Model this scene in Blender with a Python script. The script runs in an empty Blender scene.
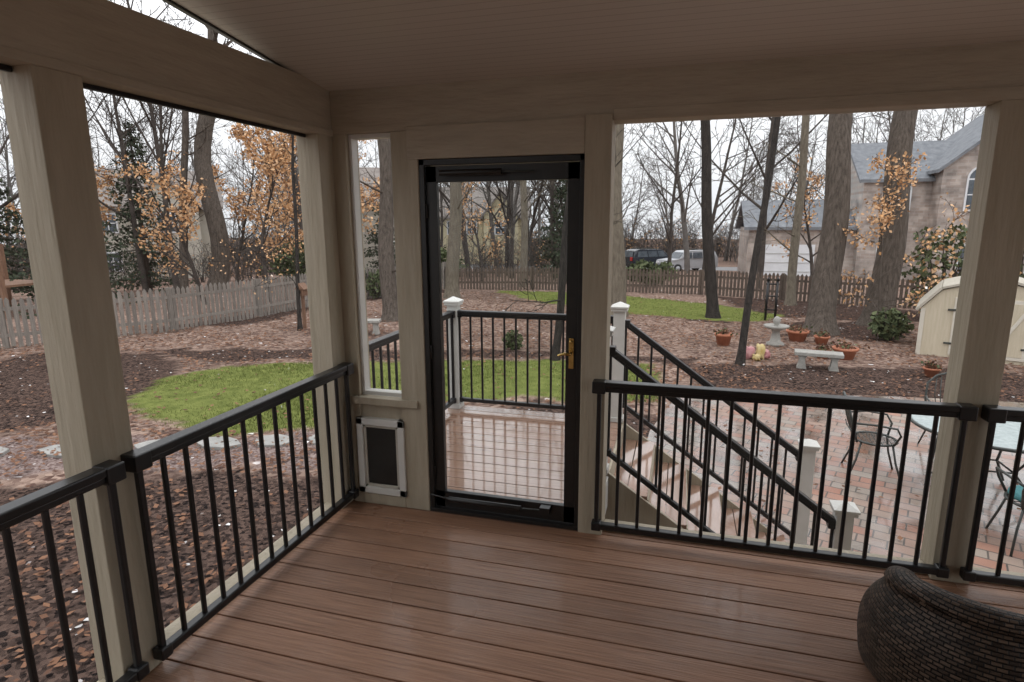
import bpy, math, random
from mathutils import Vector, Matrix, noise
random.seed(7)
SC=bpy.context.scene
try: SC.view_settings.view_transform='Standard'
except Exception: pass
GZ=-1.1
def V(*a): return Vector(a)
# ------------------------------------------------------------ materials
def new_mat(name):
    m=bpy.data.materials.new(name);m.use_nodes=True
    nt=m.node_tree;b=nt.nodes['Principled BSDF'];return m,nt,b
def noise_mat(name,c1,c2,rough=.6,scale=8,stretch=(1,1,1),bump=.0,detail=6,bscale=None,metal=0,island=0,spec=.5,rough2=None,rscale=1.5,coat=0,wetpos=(.42,.58),coatr=.08):
    m,nt,b=new_mat(name);N=nt.nodes;L=nt.links
    tc=N.new('ShaderNodeTexCoord');mp=N.new('ShaderNodeMapping');mp.inputs['Scale'].default_value=stretch
    L.new(tc.outputs['Object'],mp.inputs[0])
    n=N.new('ShaderNodeTexNoise');n.inputs['Scale'].default_value=scale;n.inputs['Detail'].default_value=detail;n.inputs['Roughness'].default_value=.62
    L.new(mp.outputs[0],n.inputs['Vector'])
    r=N.new('ShaderNodeValToRGB');r.color_ramp.elements[0].position=.3;r.color_ramp.elements[1].position=.7
    r.color_ramp.elements[0].color=(*c1,1);r.color_ramp.elements[1].color=(*c2,1)
    L.new(n.outputs[0],r.inputs[0]);col=r.outputs[0]
    if island:
        g=N.new('ShaderNodeNewGeometry');mr=N.new('ShaderNodeMapRange');mr.inputs[3].default_value=1-island;mr.inputs[4].default_value=1+island
        L.new(g.outputs['Random Per Island'],mr.inputs[0])
        mx=N.new('ShaderNodeVectorMath');mx.operation='SCALE';L.new(col,mx.inputs[0]);L.new(mr.outputs[0],mx.inputs['Scale']);col=mx.outputs[0]
    L.new(col,b.inputs['Base Color'])
    b.inputs['Roughness'].default_value=rough;b.inputs['Metallic'].default_value=metal;b.inputs['Specular IOR Level'].default_value=spec
    if coat: b.inputs['Coat Weight'].default_value=coat;b.inputs['Coat Roughness'].default_value=coatr
    if rough2 is not None:
        n3=N.new('ShaderNodeTexNoise');n3.inputs['Scale'].default_value=rscale;n3.inputs['Detail'].default_value=4
        L.new(tc.outputs['Object'],n3.inputs['Vector'])
        m3=N.new('ShaderNodeMapRange');m3.inputs[1].default_value=wetpos[0];m3.inputs[2].default_value=wetpos[1];m3.inputs[3].default_value=rough;m3.inputs[4].default_value=rough2
        L.new(n3.outputs[0],m3.inputs[0]);L.new(m3.outputs[0],b.inputs['Roughness'])
        if coat:
            m4=N.new('ShaderNodeMapRange');m4.inputs[1].default_value=wetpos[0];m4.inputs[2].default_value=wetpos[1];m4.inputs[3].default_value=0;m4.inputs[4].default_value=coat
            L.new(n3.outputs[0],m4.inputs[0]);L.new(m4.outputs[0],b.inputs['Coat Weight'])
    if bump:
        n2=n
        if bscale:
            n2=N.new('ShaderNodeTexNoise');n2.inputs['Scale'].default_value=bscale;n2.inputs['Detail'].default_value=4;L.new(mp.outputs[0],n2.inputs['Vector'])
        bp=N.new('ShaderNodeBump');bp.inputs['Strength'].default_value=bump;bp.inputs['Distance'].default_value=.02
        L.new(n2.outputs[0],bp.inputs['Height']);L.new(bp.outputs[0],b.inputs['Normal'])
    return m
def leaf_mat(name,cols,rough=.8,spec=.1):
    m,nt,b=new_mat(name);N=nt.nodes;L=nt.links
    g=N.new('ShaderNodeNewGeometry');r=N.new('ShaderNodeValToRGB')
    el=r.color_ramp.elements
    for i,c in enumerate(cols):
        p=i/(len(cols)-1)
        e=el[0] if i==0 else (el[1] if i==len(cols)-1 else el.new(p))
        e.position=p;e.color=(*c,1)
    L.new(g.outputs['Random Per Island'],r.inputs[0]);L.new(r.outputs[0],b.inputs['Base Color']);b.inputs['Roughness'].default_value=rough
    b.inputs['Specular IOR Level'].default_value=spec
    return m
M={}
M['post']=noise_mat('painted_fiber_cement',(.345,.30,.222),(.43,.375,.29),.6,14,(1,1,.12),.35,bscale=40,spec=.3)
M['header']=noise_mat('painted_header_board',(.36,.312,.24),(.445,.388,.306),.6,10,(.3,.3,2),.35,bscale=30,spec=.3)
M['black']=noise_mat('black_powder_coat',(.006,.006,.007),(.012,.012,.013),.32,20)
M['blackdoor']=noise_mat('black_aluminium',(.007,.0065,.006),(.014,.012,.011),.38,20)
M['white']=noise_mat('white_vinyl',(.56,.55,.51),(.64,.63,.60),.4,5)
M['brass']=noise_mat('brass',(.55,.38,.12),(.7,.5,.2),.25,20,metal=1)
M['deck']=noise_mat('composite_decking',(.17,.085,.05),(.335,.185,.115),.5,5,(.6,16,4),.45,island=.2,rough2=.24,rscale=1.1,coat=.26,wetpos=(.45,.62),spec=.38,coatr=.13)
M['landing']=noise_mat('wet_landing_decking',(.20,.11,.075),(.33,.20,.14),.2,5,(.6,16,4),.05,island=.12,rough2=.05,rscale=1.0,coat=1,wetpos=(.28,.44),coatr=.04)
M['dark']=noise_mat('dark_underlay',(.012,.009,.007),(.02,.015,.012),.8)
M['flap']=noise_mat('smoked_pet_flap',(.010,.010,.009),(.022,.021,.019),.35,6)
M['tread']=noise_mat('stair_tread_decking',(.25,.145,.10),(.37,.23,.165),.3,5,(4,.6,4),.06,island=.1,rough2=.1,coat=1)
M['bark']=noise_mat('grey_brown_bark',(.045,.035,.028),(.14,.115,.095),.9,5,(4,4,.7),1.0,bscale=9,spec=.2)
M['barkdark']=noise_mat('dark_wet_bark',(.014,.012,.011),(.05,.042,.036),.85,5,(4,4,.7),.9,bscale=9,spec=.2)
M['barktan']=noise_mat('tan_bark',(.10,.083,.063),(.20,.17,.13),.9,4,(4,4,.8),.8,bscale=9,spec=.2)
M['barkfar']=noise_mat('far_bark_painted_mist',(.10,.09,.085),(.18,.165,.15),.95,3,spec=.1)  # mist over distant trees, painted into the bark colour as lighter grey
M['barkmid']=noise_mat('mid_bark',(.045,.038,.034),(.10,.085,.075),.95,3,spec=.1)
M['orange']=leaf_mat('beech_leaves',[(.54,.29,.13),(.64,.39,.21),(.44,.23,.11),(.68,.45,.27)])
M['green']=leaf_mat('evergreen_needles',[(.03,.042,.026),(.06,.08,.05),(.04,.055,.036),(.085,.10,.065)])
M['holly']=leaf_mat('broadleaf_evergreen',[(.04,.055,.025),(.085,.11,.05),(.055,.075,.035),(.14,.16,.08)],.6)
M['grass']=leaf_mat('grass_blades',[(.12,.15,.04),(.19,.215,.06),(.25,.265,.095),(.16,.18,.05)])
M['litter']=leaf_mat('fallen_leaf_colours',[(.25,.135,.085),(.13,.068,.05),(.32,.195,.13),(.18,.105,.075),(.31,.215,.155),(.10,.056,.042)],1.0,0.0)
M['fence']=noise_mat('weathered_picket',(.15,.132,.115),(.27,.24,.21),.85,6,(6,6,.6),island=.2)
M['fenceb']=noise_mat('brown_picket',(.08,.058,.045),(.15,.115,.09),.85,6,(6,6,.6),island=.2)
M['terra']=noise_mat('terracotta',(.34,.12,.06),(.46,.18,.1),.75,10)
M['stone']=noise_mat('cast_stone',(.24,.23,.21),(.35,.34,.31),.85,12,bump=.3)
M['flag']=noise_mat('flagstone',(.20,.20,.19),(.33,.32,.30),.6,5,bump=.3)
M['iron']=noise_mat('patio_iron',(.02,.025,.022),(.05,.055,.05),.4,15)
M['tabletop']=noise_mat('rippled_glass_top',(.20,.25,.25),(.34,.40,.39),.12,18,bump=.1)
M['teal']=noise_mat('teal_cushion',(.03,.13,.14),(.05,.19,.2),.8,10)
M['cream']=noise_mat('shed_cream_siding',(.47,.41,.30),(.57,.50,.38),.7,4,(8,8,.6))
M['shedroof']=noise_mat('shed_roof_shingle',(.36,.33,.27),(.48,.44,.37),.85,12)
M['shedtrim']=noise_mat('shed_trim',(.54,.50,.42),(.62,.58,.50),.6,6)
M['roof']=noise_mat('grey_roof_shingle',(.14,.15,.165),(.24,.25,.265),.85,3,spec=.1)
M['roofb']=noise_mat('brown_roof_shingle',(.19,.165,.15),(.29,.26,.24),.85,3,spec=.1)
M['siding']=noise_mat('beige_siding',(.42,.39,.33),(.48,.45,.39),.8,2)
M['sidingy']=noise_mat('cream_siding',(.52,.45,.29),(.58,.51,.35),.8,2)
M['sidingg']=noise_mat('grey_siding',(.40,.40,.39),(.48,.48,.46),.8,2)
M['garage']=noise_mat('white_garage_panel',(.66,.67,.69),(.75,.76,.78),.5,2)
M['winglass']=noise_mat('house_window_glass',(.05,.06,.07),(.12,.14,.16),.1,2)
M['cardark']=noise_mat('dark_car_paint',(.015,.02,.03),(.03,.035,.045),.2,2)
M['carsilver']=noise_mat('silver_car_paint',(.36,.37,.39),(.44,.45,.47),.3,2)
M['rubber']=noise_mat('tyre_rubber',(.01,.01,.01),(.02,.02,.02),.8)
M['red']=noise_mat('tail_lamp_red',(.4,.01,.01),(.5,.02,.02),.3)
M['asphalt']=noise_mat('asphalt',(.13,.13,.135),(.2,.2,.2),.7,3)
M['cedar']=noise_mat('cedar_wood',(.15,.08,.05),(.25,.14,.085),.7,6,(4,4,.6))
M['pink']=noise_mat('pink_plastic_bag',(.35,.12,.13),(.5,.28,.27),.5,9)
M['yellow']=noise_mat('yellow_plastic_bag',(.42,.30,.09),(.55,.46,.24),.5,9)
M['wall']=noise_mat('house_wall_siding',(.38,.345,.29),(.44,.40,.34),.7,3,(.3,.3,6))
def brick_mat(name,c1,c2,mort,scale,w,h,rough=.8,rot=0,bump=.3,mortar=.02,plane='XY',wet=0):
    m,nt,b=new_mat(name);N=nt.nodes;L=nt.links
    tc=N.new('ShaderNodeTexCoord');mp=N.new('ShaderNodeMapping')
    if plane=='XZ': mp.inputs['Rotation'].default_value=(math.pi/2,0,0)
    else: mp.inputs['Rotation'].default_value=(0,0,rot)
    L.new(tc.outputs['Object'],mp.inputs[0])
    br=N.new('ShaderNodeTexBrick');br.inputs['Scale'].default_value=scale;br.inputs['Brick Width'].default_value=w;br.inputs['Row Height'].default_value=h
    br.inputs['Mortar Size'].default_value=mortar;br.inputs['Color1'].default_value=(*c1,1);br.inputs['Color2'].default_value=(*c2,1);br.inputs['Mortar'].default_value=(*mort,1)
    br.inputs['Bias'].default_value=0.0
    L.new(mp.outputs[0],br.inputs['Vector'])
    n=N.new('ShaderNodeTexNoise');n.inputs['Scale'].default_value=1.3;n.inputs['Detail'].default_value=5;L.new(tc.outputs['Object'],n.inputs['Vector'])
    mr=N.new('ShaderNodeMapRange');mr.inputs[1].default_value=.3;mr.inputs[2].default_value=.7;mr.inputs[3].default_value=.55;mr.inputs[4].default_value=1.45;L.new(n.outputs[0],mr.inputs[0])
    vm=N.new('ShaderNodeVectorMath');vm.operation='SCALE';L.new(br.outputs[0],vm.inputs[0]);L.new(mr.outputs[0],vm.inputs['Scale']);L.new(vm.outputs[0],b.inputs['Base Color'])
    bp=N.new('ShaderNodeBump');bp.invert=True;bp.inputs['Strength'].default_value=bump;bp.inputs['Distance'].default_value=.01
    L.new(br.outputs['Fac'],bp.inputs['Height']);L.new(bp.outputs[0],b.inputs['Normal'])
    mr2=N.new('ShaderNodeMapRange');mr2.inputs[1].default_value=.4;mr2.inputs[2].default_value=.6;mr2.inputs[3].default_value=rough*.35;mr2.inputs[4].default_value=rough
    L.new(n.outputs[0],mr2.inputs[0]);L.new(mr2.outputs[0],b.inputs['Roughness'])
    if wet:
        m4=N.new('ShaderNodeMapRange');m4.inputs[1].default_value=.6;m4.inputs[2].default_value=.45;m4.inputs[3].default_value=0;m4.inputs[4].default_value=wet
        L.new(n.outputs[0],m4.inputs[0]);L.new(m4.outputs[0],b.inputs['Coat Weight']);b.inputs['Coat Roughness'].default_value=.1
    return m
M['paver']=brick_mat('clay_patio_pavers',(.23,.108,.072),(.215,.182,.15),(.06,.048,.04),1,.24,.16,.45,.35,mortar=.008,wet=.8)
M['brick']=brick_mat('tan_house_brick',(.31,.25,.215),(.43,.37,.33),(.38,.35,.32),1,.5,.18,.9,plane='XZ',mortar=.012)
def bead():
    m,nt,b=new_mat('beadboard_ceiling');N=nt.nodes;L=nt.links
    tc=N.new('ShaderNodeTexCoord');w=N.new('ShaderNodeTexWave');w.bands_direction='Y';w.inputs['Scale'].default_value=6.2;w.wave_profile='SAW'
    L.new(tc.outputs['Object'],w.inputs['Vector'])
    r=N.new('ShaderNodeValToRGB');r.color_ramp.elements[0].color=(.36,.33,.29,1);r.color_ramp.elements[0].position=0;r.color_ramp.elements[1].position=.12;r.color_ramp.elements[1].color=(.58,.55,.50,1)
    L.new(w.outputs[0],r.inputs[0]);L.new(r.outputs[0],b.inputs['Base Color']);b.inputs['Roughness'].default_value=.5
    bp=N.new('ShaderNodeBump');bp.inputs['Strength'].default_value=.3;bp.inputs['Distance'].default_value=.004;L.new(r.outputs[0],bp.inputs['Height']);L.new(bp.outputs[0],b.inputs['Normal'])
    return m
M['bead']=bead()
def glass():
    m,nt,b=new_mat('clear_door_glass');N=nt.nodes;L=nt.links
    N.remove(b);o=N['Material Output'];t=N.new('ShaderNodeBsdfTransparent');t.inputs[0].default_value=(.93,.94,.94,1)
    g=N.new('ShaderNodeBsdfGlossy');g.inputs['Roughness'].default_value=.02;mx=N.new('ShaderNodeMixShader')
    lw=N.new('ShaderNodeLayerWeight');lw.inputs[0].default_value=.15
    L.new(lw.outputs['Fresnel'],mx.inputs[0]);L.new(t.outputs[0],mx.inputs[1]);L.new(g.outputs[0],mx.inputs[2]);L.new(mx.outputs[0],o.inputs[0])
    return m
M['glass']=glass()
def screen():
    m,nt,b=new_mat('fine_insect_screen');N=nt.nodes;L=nt.links
    N.remove(b);o=N['Material Output'];t=N.new('ShaderNodeBsdfTransparent')
    g=N.new('ShaderNodeBsdfDiffuse');g.inputs[0].default_value=(.30,.30,.31,1);mx=N.new('ShaderNodeMixShader');mx.inputs[0].default_value=.07
    L.new(t.outputs[0],mx.inputs[1]);L.new(g.outputs[0],mx.inputs[2]);L.new(mx.outputs[0],o.inputs[0])
    return m
M['screen']=screen()
def weave():
    m,nt,b=new_mat('dark_wicker_weave');N=nt.nodes;L=nt.links
    uv=N.new('ShaderNodeUVMap');ck=N.new('ShaderNodeTexBrick');ck.inputs['Scale'].default_value=1
    ck.inputs['Brick Width'].default_value=.034;ck.inputs['Row Height'].default_value=.0145;ck.inputs['Mortar Size'].default_value=.003;ck.inputs['Mortar Smooth'].default_value=.8
    ck.inputs['Color1'].default_value=(.026,.017,.012,1);ck.inputs['Color2'].default_value=(.115,.080,.058,1);ck.inputs['Mortar'].default_value=(.003,.0022,.002,1)
    L.new(uv.outputs[0],ck.inputs['Vector']);L.new(ck.outputs[0],b.inputs['Base Color']);b.inputs['Roughness'].default_value=.5;b.inputs['Specular IOR Level'].default_value=.3
    bp=N.new('ShaderNodeBump');bp.invert=True;bp.inputs['Strength'].default_value=1;bp.inputs['Distance'].default_value=.015;L.new(ck.outputs['Fac'],bp.inputs['Height']);L.new(bp.outputs[0],b.inputs['Normal'])
    return m
M['weave']=weave()
# ------------------------------------------------------------ mesh builder
class MB:
    def __init__(s): s.v=[];s.f=[];s.m=[];s.sm=[];s.mats=[];s.T=Matrix.Identity(4)
    def mi(s,k):
        if k not in s.mats: s.mats.append(k)
        return s.mats.index(k)
    def add(s,vs,fs,k,smooth=False):
        o=len(s.v);mi=s.mi(k)
        for p in vs: s.v.append((s.T@Vector(p))[:])
        for f in fs: s.f.append([i+o for i in f]);s.m.append(mi);s.sm.append(smooth)
    def box(s,x0,y0,z0,x1,y1,z1,k):
        s.add([(x0,y0,z0),(x1,y0,z0),(x1,y1,z0),(x0,y1,z0),(x0,y0,z1),(x1,y0,z1),(x1,y1,z1),(x0,y1,z1)],
              [(0,3,2,1),(4,5,6,7),(0,1,5,4),(1,2,6,5),(2,3,7,6),(3,0,4,7)],k)
    def beam(s,p0,p1,w,h,k):
        p0=Vector(p0);p1=Vector(p1);d=(p1-p0).normalized();z=V(0,0,1)
        sd=d.cross(z)
        if sd.length<1e-4: sd=V(1,0,0)
        sd=sd.normalized()*w/2;u=sd.cross(d).normalized()*h/2
        q=[]
        for p in (p0,p1): q+=[p-sd-u,p+sd-u,p+sd+u,p-sd+u]
        s.add(q,[(0,1,2,3),(7,6,5,4),(0,4,5,1),(1,5,6,2),(2,6,7,3),(3,7,4,0)],k)
    def tube(s,pts,rad,n,k,smooth=True,cap=True):
        pts=[Vector(p) for p in pts];o=[];prev=None
        for i,p in enumerate(pts):
            d=(pts[min(i+1,len(pts)-1)]-pts[max(i-1,0)]).normalized()
            if prev is None:
                a=d.orthogonal().normalized()
            else:
                a=(prev-d*prev.dot(d))
                a=a.normalized() if a.length>1e-5 else d.orthogonal().normalized()
            prev=a;b=d.cross(a);r=rad[i] if isinstance(rad,(list,tuple)) else rad
            for j in range(n):
                t=2*math.pi*j/n;o.append(p+a*math.cos(t)*r+b*math.sin(t)*r)
        fs=[]
        for i in range(len(pts)-1):
            for j in range(n):
                j2=(j+1)%n;fs.append((i*n+j,i*n+j2,(i+1)*n+j2,(i+1)*n+j))
        if cap: fs.append(tuple(range(n-1,-1,-1)));fs.append(tuple((len(pts)-1)*n+j for j in range(n)))
        s.add(o,fs,k,smooth)
    def revolve(s,c,prof,n,k,smooth=True):
        c=Vector(c);o=[];fs=[]
        for r,z in prof:
            for j in range(n):
                t=2*math.pi*j/n;o.append(c+V(r*math.cos(t),r*math.sin(t),z))
        for i in range(len(prof)-1):
            for j in range(n):
                j2=(j+1)%n;fs.append((i*n+j,i*n+j2,(i+1)*n+j2,(i+1)*n+j))
        fs.append(tuple(range(n-1,-1,-1)));fs.append(tuple((len(prof)-1)*n+j for j in range(n)))
        s.add(o,fs,k,smooth)
    def prism(s,poly,y0,y1,k,axis='y'):
        n=len(poly)
        if axis=='y': vs=[(a,y0,b) for a,b in poly]+[(a,y1,b) for a,b in poly]
        elif axis=='x': vs=[(y0,a,b) for a,b in poly]+[(y1,a,b) for a,b in poly]
        else: vs=[(a,b,y0) for a,b in poly]+[(a,b,y1) for a,b in poly]
        fs=[tuple(range(n)),tuple(range(2*n-1,n-1,-1))]+[(i,i+n,(i+1)%n+n,(i+1)%n) for i in range(n)]
        s.add(vs,fs,k)
    def leaf(s,c,size,rng,k,flat=False):
        if flat:
            t=rng.uniform(0,6.28);a=V(math.cos(t),math.sin(t),rng.uniform(-.35,.35));b=V(-math.sin(t),math.cos(t),rng.uniform(-.35,.35))
        else:
            a=V(rng.gauss(0,1),rng.gauss(0,1),rng.gauss(0,1)).normalized();b=a.orthogonal().normalized()
            b=Matrix.Rotation(rng.uniform(0,6.28),3,a)@b
        c=Vector(c);a=a*size*.5;b=b*size*.36
        s.add([c-a,c+b*.9-a*.1,c+a,c-b*.9-a*.1],[(0,1,2,3)],k)
    def obj(s,name,bevel=0,parent=None,recalc=False):
        me=bpy.data.meshes.new(name);me.from_pydata(s.v,[],s.f)
        for k in s.mats: me.materials.append(M[k])
        me.polygons.foreach_set('material_index',s.m);me.polygons.foreach_set('use_smooth',s.sm);me.update()
        if recalc:
            import bmesh
            bm=bmesh.new();bm.from_mesh(me);bmesh.ops.recalc_face_normals(bm,faces=bm.faces);bm.to_mesh(me);bm.free()
        ob=bpy.data.objects.new(name,me);SC.collection.objects.link(ob)
        if bevel:
            b=ob.modifiers.new('bevel','BEVEL');b.width=bevel;b.segments=2;b.limit_method='ANGLE'
        if parent: ob.parent=parent
        return ob
def Tz(x,y,z,a): return Matrix.Translation((x,y,z))@Matrix.Rotation(a,4,'Z')
# ------------------------------------------------------------ camera / world
cam=bpy.data.cameras.new('camera');cam.lens=36*590.75/1024;cam.sensor_width=36;cam.clip_end=500;cam.clip_start=.02
co=bpy.data.objects.new('camera',cam);SC.collection.objects.link(co);SC.camera=co
co.matrix_world=Matrix.Translation((0,0,1.7387))@Matrix.Rotation(.2776,4,'Z')@Matrix.Rotation(math.pi/2-.1986,4,'X')@Matrix.Rotation(-.0049,4,'Z')
w=bpy.data.worlds.new('overcast_sky');SC.world=w;w.use_nodes=True
N=w.node_tree.nodes;L=w.node_tree.links;bg=N['Background']
tc=N.new('ShaderNodeTexCoord');sx=N.new('ShaderNodeSeparateXYZ');cr=N.new('ShaderNodeValToRGB')
L.new(tc.outputs['Generated'],sx.inputs[0]);L.new(sx.outputs['Z'],cr.inputs[0]);L.new(cr.outputs[0],bg.inputs[0])
cr.color_ramp.elements[0].color=(.40,.41,.425,1);cr.color_ramp.elements[0].position=0
cr.color_ramp.elements[1].color=(.97,.98,1.0,1);cr.color_ramp.elements[1].position=.75
bg.inputs[1].default_value=2.3
# ------------------------------------------------------------ porch shell
XL,YF=-1.94,3.10;ZH,ZT=2.23,2.46
XR=4.2;YB=-2.2
b=MB()
y=YF+.13;i=0
while y>YB:
    x=XL-.13
    cuts=[XL-.13]+([1.72] if i==5 else [])+[XR]
    for a,c in zip(cuts[:-1],cuts[1:]):
        b.box(a+.0015,y-.1375,-.026,c-.0015,y,0,'deck')
    y-=.145;i+=1
b.box(XL-.12,YB,-.06,XR,YF+.12,-.030,'dark')
b.obj('floor',.003)
b=MB()
b.box(XL-.16,YB,-.30,XL-.131,YF+.16,-.0,'post');b.box(XL-.16,YF+.131,-.30,XR,YF+.16,-.0,'post')
for px in (XL-.1,1.3,3.9):
    b.box(px-.07,YF-.05,GZ-.1,px+.07,YF+.09,-.06,'post')
b.box(XL-.15,1.4,GZ-.1,XL-.01,1.6,-.06,'post')
b.obj('trim_1',.003)
b=MB()
b.box(XL-.14,2.965,0,XL,YF,ZH,'post')
b.box(XL-.14,1.46,0,XL,1.625,ZH,'post')
b.box(XL-.14,1.48,0,XL-.10,1.66,ZH,'post')
b.box(XL-.14,-.25,0,XL,-.09,ZH,'post');b.box(XL-.14,YB,0,XL,YB+.14,ZH,'post')
b.box(XL-.14,YB,ZH,XL,YF+.14,2.495,'header')
b.box(XL-.142,YB,ZH-.012,XL+.012,YF,ZH+.022,'header')
for y0,y1 in((1.66,2.965),(-.09,1.46),(YB+.14,-.25)):
    b.box(XL-.11,y0,0,XL-.03,y1,.035,'post')
    b.box(XL-.09,y0,ZH-.03,XL-.075,y1,ZH,'black')
    b.add([(XL-.082,y0,.035),(XL-.082,y1,.035),(XL-.082,y1,ZH),(XL-.082,y0,ZH)],[(0,1,2,3)],'screen')
b.obj('wall_left',.004)
b=MB()
b.box(XL-.14,YF,0,-1.855,YF+.14,ZH,'post')
b.box(-1.57,YF-.012,0,-1.41,YF+.14,ZH,'post')
b.box(-1.855,YF+.01,0,-1.57,YF+.12,.68,'post')
b.box(-1.93,YF-.03,.655,-1.46,YF+.02,.70,'post')
b.box(-1.93,YF-.015,0,-1.57,YF+.01,.07,'post')
b.obj('wall_front',.004)
b=MB()
b.box(-.492,YF-.025,0,-.358,YF+.14,ZH+.03,'post')
b.box(1.262,YF-.01,0,1.425,YF+.14,ZH,'post')
b.box(3.0,YF,0,3.15,YF+.14,ZH,'post')
for x0,x1 in((-.358,1.262),(1.425,3.0)):
    b.box(x0,YF+.03,0,x1,YF+.11,.035,'post')
    b.add([(x0,YF+.075,.035),(x1,YF+.075,.035),(x1,YF+.075,ZH),(x0,YF+.075,ZH)],[(0,1,2,3)],'screen')
b.obj('wall_front',.004)
b=MB()
b.box(XL,YF,ZH,XR,YF+.14,ZT+.02,'header')
b.box(-.358,YF-.008,ZH,XR,YF,ZH+.055,'header')
b.box(-1.47,YF-.02,2.077,-.492,YF+.12,ZH+.02,'header')
b.obj('trim_3',.004)
b=MB()
for a in((-1.855,.70,-1.835,2.23),(-1.59,.70,-1.57,2.23),(-1.835,.70,-1.59,.725),(-1.835,2.205,-1.59,2.23)):
    b.box(a[0],YF+.03,a[1],a[2],YF+.09,a[3],'white')
b.add([(-1.835,YF+.075,.725),(-1.59,YF+.075,.725),(-1.59,YF+.075,2.205),(-1.835,YF+.075,2.205)],[(0,1,2,3)],'screen')
b.obj('window_1',.002)
b=MB();b.box(XL-.14,YB-.14,0,XR,YB,3.3,'wall');b.obj('wall_back')
b=MB()
for y0 in(-2.0,.4,2.96): b.box(XR-.14,y0,0,XR,y0+.14,ZH,'post')
b.box(XR-.14,YB,ZH,XR,YF+.14,2.5,'header');b.obj('wall_right',.004)
def cz(y): return 2.46+.128*(YF-y)
b=MB()
y0,y1=YB,YF+.01
b.add([(XL-.02,y0,cz(y0)),(XR,y0,cz(y0)),(XR,y1,cz(y1)),(XL-.02,y1,cz(y1)),(XL-.02,y0,cz(y0)+.03),(XR,y0,cz(y0)+.03),(XR,y1,cz(y1)+.03),(XL-.02,y1,cz(y1)+.03)],
 [(0,3,2,1),(4,5,6,7),(0,1,5,4),(1,2,6,5),(2,3,7,6),(3,0,4,7)],'bead')
b.obj('ceiling')
b=MB();y1=YF+.5
b.add([(XL-.0,y0,cz(y0)+.12),(XR+.3,y0,cz(y0)+.12),(XR+.3,y1,cz(y1)+.12),(XL-.0,y1,cz(y1)+.12),(XL-.0,y0,cz(y0)+.2),(XR+.3,y0,cz(y0)+.2),(XR+.3,y1,cz(y1)+.2),(XL-.0,y1,cz(y1)+.2)],
 [(0,3,2,1),(4,5,6,7),(0,1,5,4),(1,2,6,5),(2,3,7,6),(3,0,4,7)],'roof');b.obj('porch_roof')
b=MB()
b.beam((XL-.03,YB,cz(YB)+.006),(XL-.03,YF,cz(YF)+.006),.02,.034,'black')
b.obj('trim_2')
# ------------------------------------------------------------ railings
def railing(name,p0,p1,zt0=.91,zt1=.91,zb0=.075,zb1=.075,sp=.115,cap=True):
    b=MB();p0=Vector((*p0,0));p1=Vector((*p1,0));z=V(0,0,1)
    b.beam(p0+z*(zt0-.016),p1+z*(zt1-.016),.062,.032,'black')
    b.beam(p0+z*(zt0-.044),p1+z*(zt1-.044),.042,.028,'black')
    b.beam(p0+z*zb0,p1+z*zb1,.042,.036,'black')
    Ln=(p1-p0).length;n=max(2,int(round(Ln/sp)))
    for i in range(1,n):
        t=i/n;p=p0.lerp(p1,t);b.box(p.x-.0095,p.y-.0095,zb0+(zb1-zb0)*t,p.x+.0095,p.y+.0095,zt0+(zt1-zt0)*t-.05,'black')
    if cap:
        for q,zz,zb in((p0,zt0,zb0),(p1,zt1,zb1)):
            b.box(q.x-.036,q.y-.036,zz-.065,q.x+.036,q.y+.036,zz+.002,'black')
            b.box(q.x-.026,q.y-.026,zb-.025,q.x+.026,q.y+.026,zb+.025,'black')
            b.box(q.x-.012,q.y-.012,zb,q.x+.012,q.y+.012,zz-.05,'black')
    return b.obj(name,.006)
railing('porch_railing',(XL+.035,1.60),(XL+.035,YF-.06))
railing('porch_railing',(XL+.035,-.12),(XL+.035,1.49))
railing('porch_railing',(-.385,YF-.05),(1.285,YF-.05))
railing('porch_railing',(1.395,YF-.05),(3.05,YF-.05))
# ------------------------------------------------------------ door
b=MB();x0,x1=-1.409,-.493;yd=YF+.0
b.box(x0,yd-.005,.0,x0+.03,yd+.09,2.075,'blackdoor');b.box(x1-.025,yd-.005,0,x1,yd+.09,2.075,'blackdoor');b.box(x0,yd-.005,2.045,x1,yd+.09,2.075,'blackdoor')
b.box(x0,yd-.01,0,x1,yd+.12,.022,'blackdoor')
a0,a1=x0+.033,x1-.028
b.box(a0,yd+.015,.03,a0+.06,yd+.05,2.04,'blackdoor');b.box(a1-.062,yd+.015,.03,a1,yd+.05,2.04,'blackdoor')
b.box(a0,yd+.015,1.955,a1,yd+.05,2.04,'blackdoor');b.box(a0,yd+.015,.03,a1,yd+.05,.13,'blackdoor')
b.box(a0+.055,yd+.030,.12,a1-.055,yd+.034,1.96,'glass')
for z in(.25,1.0,1.8): b.tube([(x0+.033,yd+.008,z-.04),(x0+.033,yd+.008,z+.04)],.008,8,'blackdoor')
hx=a1-.03
b.box(hx-.014,yd+.006,.95,hx+.014,yd+.016,1.12,'brass')
b.tube([(hx,yd+.01,1.04),(hx,yd-.04,1.04)],.009,12,'brass')
b.tube([(hx+.005,yd-.04,1.04),(hx-.03,yd-.045,1.043),(hx-.065,yd-.04,1.03)],[.009,.008,.006],10,'brass')
b.tube([(hx,yd+.01,1.10),(hx,yd-.008,1.10)],.010,12,'brass')
b.tube([(a0+.10,yd-.03,.105),(a0+.55,yd-.03,.105)],.016,14,'blackdoor')
b.tube([(a0+.55,yd-.03,.105),(a0+.70,yd-.02,.105)],.005,8,'iron');b.tube([(x0+.01,yd-.015,.115),(a0+.10,yd-.03,.105)],.006,8,'blackdoor')
b.box(a0+.66,yd-.035,.085,a0+.72,yd+.016,.125,'blackdoor')
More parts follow.
